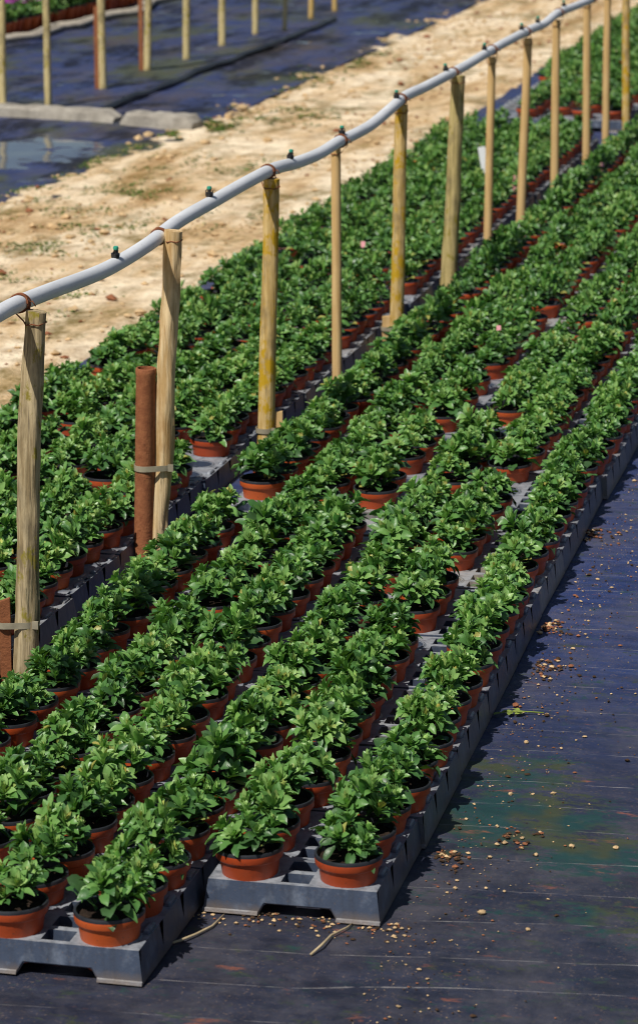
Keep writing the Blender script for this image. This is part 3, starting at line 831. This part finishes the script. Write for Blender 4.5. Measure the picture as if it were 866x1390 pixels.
# ------------------------------------------------------------------ background posts on the old matting
LP=[(-4.78,13.86),(-4.66,14.19),(-4.64,15.01),(-4.67,15.9),(-4.62,16.5),(-4.64,17.34),(-4.62,18.04),(-4.51,18.31),(-4.55,19.17),(-4.52,19.72)]
LR=[.018,.018,.021,.020,.021,.021,.020,.014,.018,.018]
for i,((x,y),r) in enumerate(zip(LP,LR)):
    z0=lm(x,y)
    e,b,B,T=post((x,y),(x+random.uniform(-.02,.03),y,.78+z0),r,r*.88,'pale',.07,50+i*3)
    tag(e,'pale wooden post on the old matting, %s from left'%ordinal(i+1),'post','pale posts in the background row')
    obj('trunk',b.mesh('trunk',[W_['pale' if i not in (8,9) else 'yellow']],True,50),e)
for (i,h,nm) in ((2,.42,'third'),(3,.40,'fourth')):
    x,y=LP[i]; b=MB(); b.box(-.011,.011,-.009,.009,0,h); b.tube([(0,0,h-.004),(0,0,h+.004)],.006,8)
    me=b.mesh('rusty_stake',[M['rust']],False)
    o=obj('rusty_stake',me,None,(x-RX*.030,y-RY*.03,lm(x,y)-.01),(0,0,AZ)); tag(o,'dark rusty stake against the %s background post from the left'%nm,'stake')

# ------------------------------------------------------------------ hose and flower bed at the top left
def lz(x,y): return lm(x,y)
HP=[(-6.6,15.2),(-6.3,16.2),(-5.89,17.19),(-5.82,17.38),(-5.86,17.99),(-5.79,18.15),(-5.81,18.66),(-5.79,18.93),(-5.71,19.22),(-5.82,19.86),(-5.77,20.49),(-5.7,21.8),(-5.75,23.5)]
b=MB(); hp=[]
for i in range(len(HP)-1):
    for k in range(6):
        t=k/6; hp.append((HP[i][0]+(HP[i+1][0]-HP[i][0])*t,HP[i][1]+(HP[i+1][1]-HP[i][1])*t))
b.tube([(x,y,lz(x,y)+.026+.006*N(x*3,y*3)) for x,y in hp],.020,10,True,0,.15)
b.tube([(x+.045+.02*N(y,9),y,lz(x,y)+.022+.02*max(0,N(y*1.3,4))) for x,y in hp[10:60]],.018,10,True,0,.15)
tag(obj('hose',b.mesh('hose',[M['hose']])),'pale flat hose lying in front of the pink flower bed','hose')
def flower_foliage(seed):
    r=random.Random(seed); V,F,T=foliage_arrays(seed,False,1.05); return mesh_with_tint('foliage',V,F,T,M['leaf'])
FF=[flower_foliage(800+i) for i in range(4)]
def flower_mesh(seed):
    r=random.Random(seed); b=MB()
    for k in range(r.randint(8,12)):
        x,y,z=r.uniform(-.05,.05),r.uniform(-.05,.05),r.uniform(.175,.215)
        for j in range(10):
            a=2*math.pi*j/10; L=.027; d=Vector((math.cos(a),math.sin(a),.15)); s=Vector((-math.sin(a),math.cos(a),0))*.008
            c=Vector((x,y,z)); b.add([c,c+d*L*.6+s,c+d*L,c+d*L*.6-s],[(0,1,2,3)])
        b.lathe([(.0001,z+.004),(.005,z+.003),(.006,z)],8,None,x,y)
    return b.mesh('flowers',[M['petal']],False)
FL=[flower_mesh(40+i) for i in range(4)]
fc=0
for ci in range(5):
    k=0
    for j in range(46):
        x=-5.97-.125*ci+random.uniform(-.01,.01)+.03*(j*.125-1); y=16.6+j*.125
        ok,d=inframe((x,y,.13),20)
        if not ok: continue
        k+=1; fc+=1
        e=empty('flowering_plant',(x,y,lz(x,y)+.002),random.uniform(0,6.28))
        tag(e,'flowering plant in orange pot, %s from left, %s row'%(ordinal(k),('front','second','third','fourth','rear')[ci]),'flowering plant','magenta flowering plants in orange pots')
        obj('pot',POT,e); ff=obj('foliage',FF[random.randrange(4)],e); ff.scale=(1.15,1.15,1.3); ff.location.z=-.03
        if random.random()<.75: obj('flowers',FL[random.randrange(4)],e)
print('flowers',fc)

# ------------------------------------------------------------------ plant labels
def label(x,y,z0,h,w,mat,tiltx,tilty,rz,lab):
    b=MB(); t=.0012
    P=[(-w*.25,0),(w*.25,0),(w/2,h*.35),(w/2,h),(-w/2,h),(-w/2,h*.35)]
    for yy in (-t,t): b.v.extend([(px,yy,pz) for px,pz in P])
    b.f+= [(0,1,2,3,4,5),(11,10,9,8,7,6)]+[(i,i+6,(i+1)%6+6,(i+1)%6) for i in range(6)]; b.m+=[0]*8
    o=obj('plant_label',b.mesh('plant_label',[mat],False),None,(x,y,z0),(tiltx,tilty,rz)); tag(o,lab,'plant label')
label(-2.035,11.47,.10,.15,.028,M['white'],0,-.18,AZ,'large white plant label leaning beside a slim tan post')
label(-2.13,9.70,.14,.022,.014,M['pink'],-.6,.1,AZ,'pink plant label among the left bed, nearest the dirt road')
label(-1.92,11.35,.09,.07,.018,M['pink'],-.3,.2,AZ,'tall pink plant label left of the ninth post')
label(-1.66,11.85,.12,.035,.022,M['pink'],-.7,.1,AZ,'pink plant label at far right beside the distant posts')
label(-1.437,8.30,.15,.02,.012,M['pink'],-.5,.0,AZ,'small red and pink label standing in the main bed of plants')

# ------------------------------------------------------------------ stones, crumbs, weeds
def stone_geo(b,x,y,z,s,mi=0,seed=0):
    r=random.Random(seed); base=len(b.v)
    ph=[(0,0,1),(0,0,-1)]
    for k in range(5):
        a=2*math.pi*k/5+r.uniform(-.3,.3); ph.append((math.cos(a),math.sin(a),r.uniform(-.1,.5)))
    sx,sy,sz=s*r.uniform(.7,1.3),s*r.uniform(.7,1.3),s*r.uniform(.5,.8); rz=r.uniform(0,6.28)
    for p in ph:
        px,py=p[0]*sx,p[1]*sy
        b.v.append((x+px*math.cos(rz)-py*math.sin(rz),y+px*math.sin(rz)+py*math.cos(rz),z+p[2]*sz+sz*.35))
    for k in range(5):
        a,c=base+2+k,base+2+(k+1)%5; b.f.append((base,a,c)); b.f.append((base+1,c,a)); b.m+= [mi,mi]
b=MB()
for i in range(3600):
    if random.random()<.55: y=random.uniform(3.7,9); x=-.88+edge_shift(y)+abs(random.gauss(0,.10))*.9
    else: y=random.uniform(3.7,9); x=random.uniform(-.92,1.3)
    if x<-.885+edge_shift(y) and y>4.3: continue
    s=min(.0055,.0007+random.expovariate(1150)); mi=random.choices([0,1,2],[.36,.26,.38])[0]
    stone_geo(b,x,y,.004,s,mi,i)
for i in range(160):   # crumbs in front of the trays and along the seams
    x=random.uniform(-1.2,-.86); y=4.30-abs(random.gauss(0,.035)); s=random.uniform(.0015,.0042)
    stone_geo(b,x,y,.004,s,random.choice([0,0,1,2]),9000+i)
for cx,cy,n,sd in ((-.885,4.60,45,.022),(-.90,5.66,60,.035),(-.93,5.93,60,.03),(-.955,6.7,40,.03),(-.80,4.72,30,.03)):
    for i in range(n): stone_geo(b,cx+abs(random.gauss(0,sd)),cy+random.gauss(0,sd),.004,random.uniform(.002,.006),random.choice([0,1,2,2]),int(cx*1000)+int(cy*991)+i)
o=obj('gravel',b.mesh('gravel',[M['stone'],M['clay'],M['crumb']],False)); tag(o,'scattered grit and soil crumbs on the dark matting','gravel',None,'stuff')
b=MB()
for i in range(5200):
    y=5+random.random()**.8*19; x=random.uniform(-4.05,-2.65)
    if N(x*1.7,y*.8,11)<-.05 and random.random()<.7: continue
    stone_geo(b,x,y,road_z(x,y),min(.022,.004+random.expovariate(260)),random.choices([0,1],[.85,.15])[0],20000+i)
o=obj('road_gravel',b.mesh('road_gravel',[M['stone'],M['clay']],False)); tag(o,'loose pale grit scattered over the dirt road','gravel',None,'stuff')
def rock(name,x,y,z,s,mat,lab,cat='stone',group=None):
    b=MB(); bm=bmesh.new(); bmesh.ops.create_icosphere(bm,subdivisions=2,radius=1)
    sd=random.uniform(0,90)
    for v in bm.verts:
        d=1+.35*mnoise.noise(v.co*1.3+Vector((sd,0,0)))+.12*mnoise.noise(v.co*3.5+Vector((0,sd,0)))
        v.co=Vector((v.co.x*d*s,v.co.y*d*s*.8,v.co.z*d*s*.6))
    me=bpy.data.meshes.new(name); bm.to_mesh(me); bm.free(); me.materials.append(mat)
    o=obj(name,me,None,(x,y,z+s*.4),(0,0,random.uniform(0,6))); tag(o,lab,cat,group); return o
MP=[(-.77,4.37,.0085,'stone','largest pale pebble on the dark matting in front'),(-.73,4.64,.0052,'stone','pale pebble on the matting below the green algae'),(-.69,4.32,.0050,'stone','small pale pebble near the bottom centre of the matting'),
 (-.895,5.41,.0085,'clay','round brown pebble touching the tray edge beside the matting'),(-.83,5.37,.0055,'stone','pale pebble on the matting right of the wilted sprig'),(-.75,4.94,.0055,'stone','tan pebble on the matting above the algae'),
 (-.68,4.69,.0070,'stone','flat tan pebble at the centre of the green algae'),(-.61,4.70,.0065,'stone','flat tan pebble near the right end of the algae'),(-.82,4.92,.0062,'stone','pale pebble on olive stained matting'),(-.84,5.20,.0065,'stone','white pebble on a matting thread beside an orange stain')]
for x,y,s,mt,lab in MP: rock('pebble',x,y,.004,s*.8,M[mt],lab,'pebble','pebbles on the dark matting')
RS=[(-3.91,13.33,.030,'pale flat stone at the matting edge by the kerb, larger of a pair'),(-3.92,13.20,.026,'brownish stone at the matting edge, the smaller of a pair by the kerb'),(-3.48,10.61,.026,'pale stone on the dirt road nearest the left edge'),(-3.59,13.12,.020,'pale stone in the middle of the dirt road, in front of the kerb'),
 (-3.24,11.41,.018,'small pale stone on the road beside the grey pipe'),(-3.33,13.2,.022,'white stone on the dirt road behind the lichen covered post'),(-3.59,12.54,.020,'tan stone on the road left of centre'),(-3.71,13.97,.026,'tan stone at the right end of the kerb'),(-3.73,14.29,.030,'tan stone behind the right end of the kerb'),(-3.51,10.87,.020,'tan stone on the road among weeds at left'),(-4.0,18.42,.024,'pale stone at the far edge of the old matting')]
for x,y,s,lab in RS: rock('stone',x,y,road_z(x,y),s,M['stone'],lab,'stone','stones along the dirt road')
# weeds on the road: low blades
b=MB(); WS=[(-3.36,10.74,.24,.22),(-3.38,10.22,.2,.2),(-3.14,12.3,.16,.3),(-3.44,11.58,.16,.3),(-3.89,18.7,.12,.7),(-3.88,20.04,.1,.6),(-3.9,12.22,.08,.4),(-3.6,12.4,.25,.3),(-3.44,14.18,.2,.4),(-3.75,15.4,.14,.8),(-3.3,9.4,.15,.3),(-3.0,9.2,.15,.3),(-3.7,13.7,.1,.3),(-2.9,11.0,.12,.3),(-3.66,16.6,.12,.7),(-3.98,14.6,.14,.6),(-4.0,19.0,.12,.9),(-3.95,17.2,.15,.7),(-3.95,15.6,.10,.6),(-4.0,16.8,.10,.8),(-4.02,17.9,.10,.8),(-3.82,13.5,.10,.2),(-3.86,12.9,.08,.3),(-3.9,11.6,.08,.5),(-3.6,11.2,.2,.5)]
for (x,y,rx,ry) in WS:
    for i in range(420):
        px,py=x+random.gauss(0,rx*.55),y+random.gauss(0,ry*.55)
        if px<-4.1 or px>-2.66: continue
        if N(px*6,py*4,3)<-.02: continue
        a=random.uniform(0,6.28); L=random.uniform(.008,.026)*(1.7 if y>13 else 1); z=road_z(px,py); h=random.uniform(.002,.010)
        d=Vector((math.cos(a),math.sin(a),0)); s=Vector((-d.y,d.x,0))*L*.22; c=Vector((px,py,z))
        b.add([c,c+d*L*.5+s+Vector((0,0,h)),c+d*L+Vector((0,0,h*.6)),c+d*L*.5-s+Vector((0,0,h))],[(0,1,2,3)],random.choices([0,1],[.75,.25])[0])
o=obj('weeds',b.mesh('weeds',[M['weed'],M['dry']],False)); tag(o,'low green and dry weeds in patches on the dirt road','weeds',None,'stuff')
# fallen bits by the trays
b=MB(); vs,fs,tt=[],[],[]
for k in range(7):
    a=random.uniform(0,6.28); add_leaf(vs,fs,tt,True,np.array([.012*(k-3)*.6,.004*math.sin(k),.004]),np.eye(3),a,R(12),random.uniform(.018,.03),.011,R(20),.3,.8)
b.add(vs,fs); b.tube([(-.04,0,.004),(0,.004,.006),(.05,-.004,.004)],.0014,6)
o=obj('wilted_sprig',b.mesh('wilted_sprig',[M['sprig']]),None,(-.905,5.405,.004),(0,0,.3)); o.location=(-.885,5.36,.004); tag(o,'wilted green sprig lying on the matting beside the trays','plant cutting')
b=MB(); b.tube([(0,0,.004),(.010,.03,.008),(.014,.075,.006),(.030,.115,.005),(.033,.135,.004)],[.0016,.002,.0019,.0014,.0008],8,True,0,.3)
o=obj('twig',b.mesh('twig',[M['twig']]),None,(-.985,4.145,.003)); tag(o,'pale crooked twig lying in front of the first tray','twig')
b=MB(); b.tube([(0,0,.004),(.02,.02,.006),(.035,.05,.005),(.05,.09,.004),(.055,.14,.004)],[.0015,.002,.002,.0018,.001],8,True,0,.3)
o=obj('twig',b.mesh('twig',[M['twig']]),None,(-1.205,4.13,.003)); tag(o,'pale thin twig between the two front trays','twig')

# ------------------------------------------------------------------ light
SUN_EL=R(54)
fx,fy=-.60,-.80; n_=math.hypot(fx,fy); fx/=n_; fy/=n_
wx=fx*math.cos(AZ)-fy*math.sin(AZ); wy=fx*math.sin(AZ)+fy*math.cos(AZ)     # towards the sun, on the ground
D=Vector((wx*math.cos(SUN_EL),wy*math.cos(SUN_EL),math.sin(SUN_EL)))
sl=bpy.data.lights.new('sun','SUN'); sl.energy=5.0; sl.angle=R(.53); sl.color=(1,.95,.87)
so=bpy.data.objects.new('sun',sl); COL.objects.link(so); so.rotation_euler=D.to_track_quat('Z','Y').to_euler(); so.location=D*30
w=bpy.data.worlds.new('World'); scn.world=w; w.use_nodes=True
nt=w.node_tree; nt.nodes.clear()
ow=nt.nodes.new('ShaderNodeOutputWorld'); bg=nt.nodes.new('ShaderNodeBackground'); sk=nt.nodes.new('ShaderNodeTexSky')
sk.sky_type='NISHITA'; sk.sun_disc=False; sk.sun_elevation=SUN_EL; sk.sun_rotation=math.atan2(wx,wy)
sk.air_density=1.0; sk.dust_density=.6; sk.ozone_density=1.5
bg.inputs[1].default_value=.05
nt.links.new(sk.outputs[0],bg.inputs[0]); nt.links.new(bg.outputs[0],ow.inputs[0])
scn.view_settings.view_transform='Standard'; scn.view_settings.look='None'; scn.view_settings.exposure=0; scn.view_settings.gamma=1
scn.render.engine='CYCLES'; scn.cycles.use_denoising=True; scn.cycles.filter_width=1.0
scn.render.resolution_x=637; scn.render.resolution_y=1024
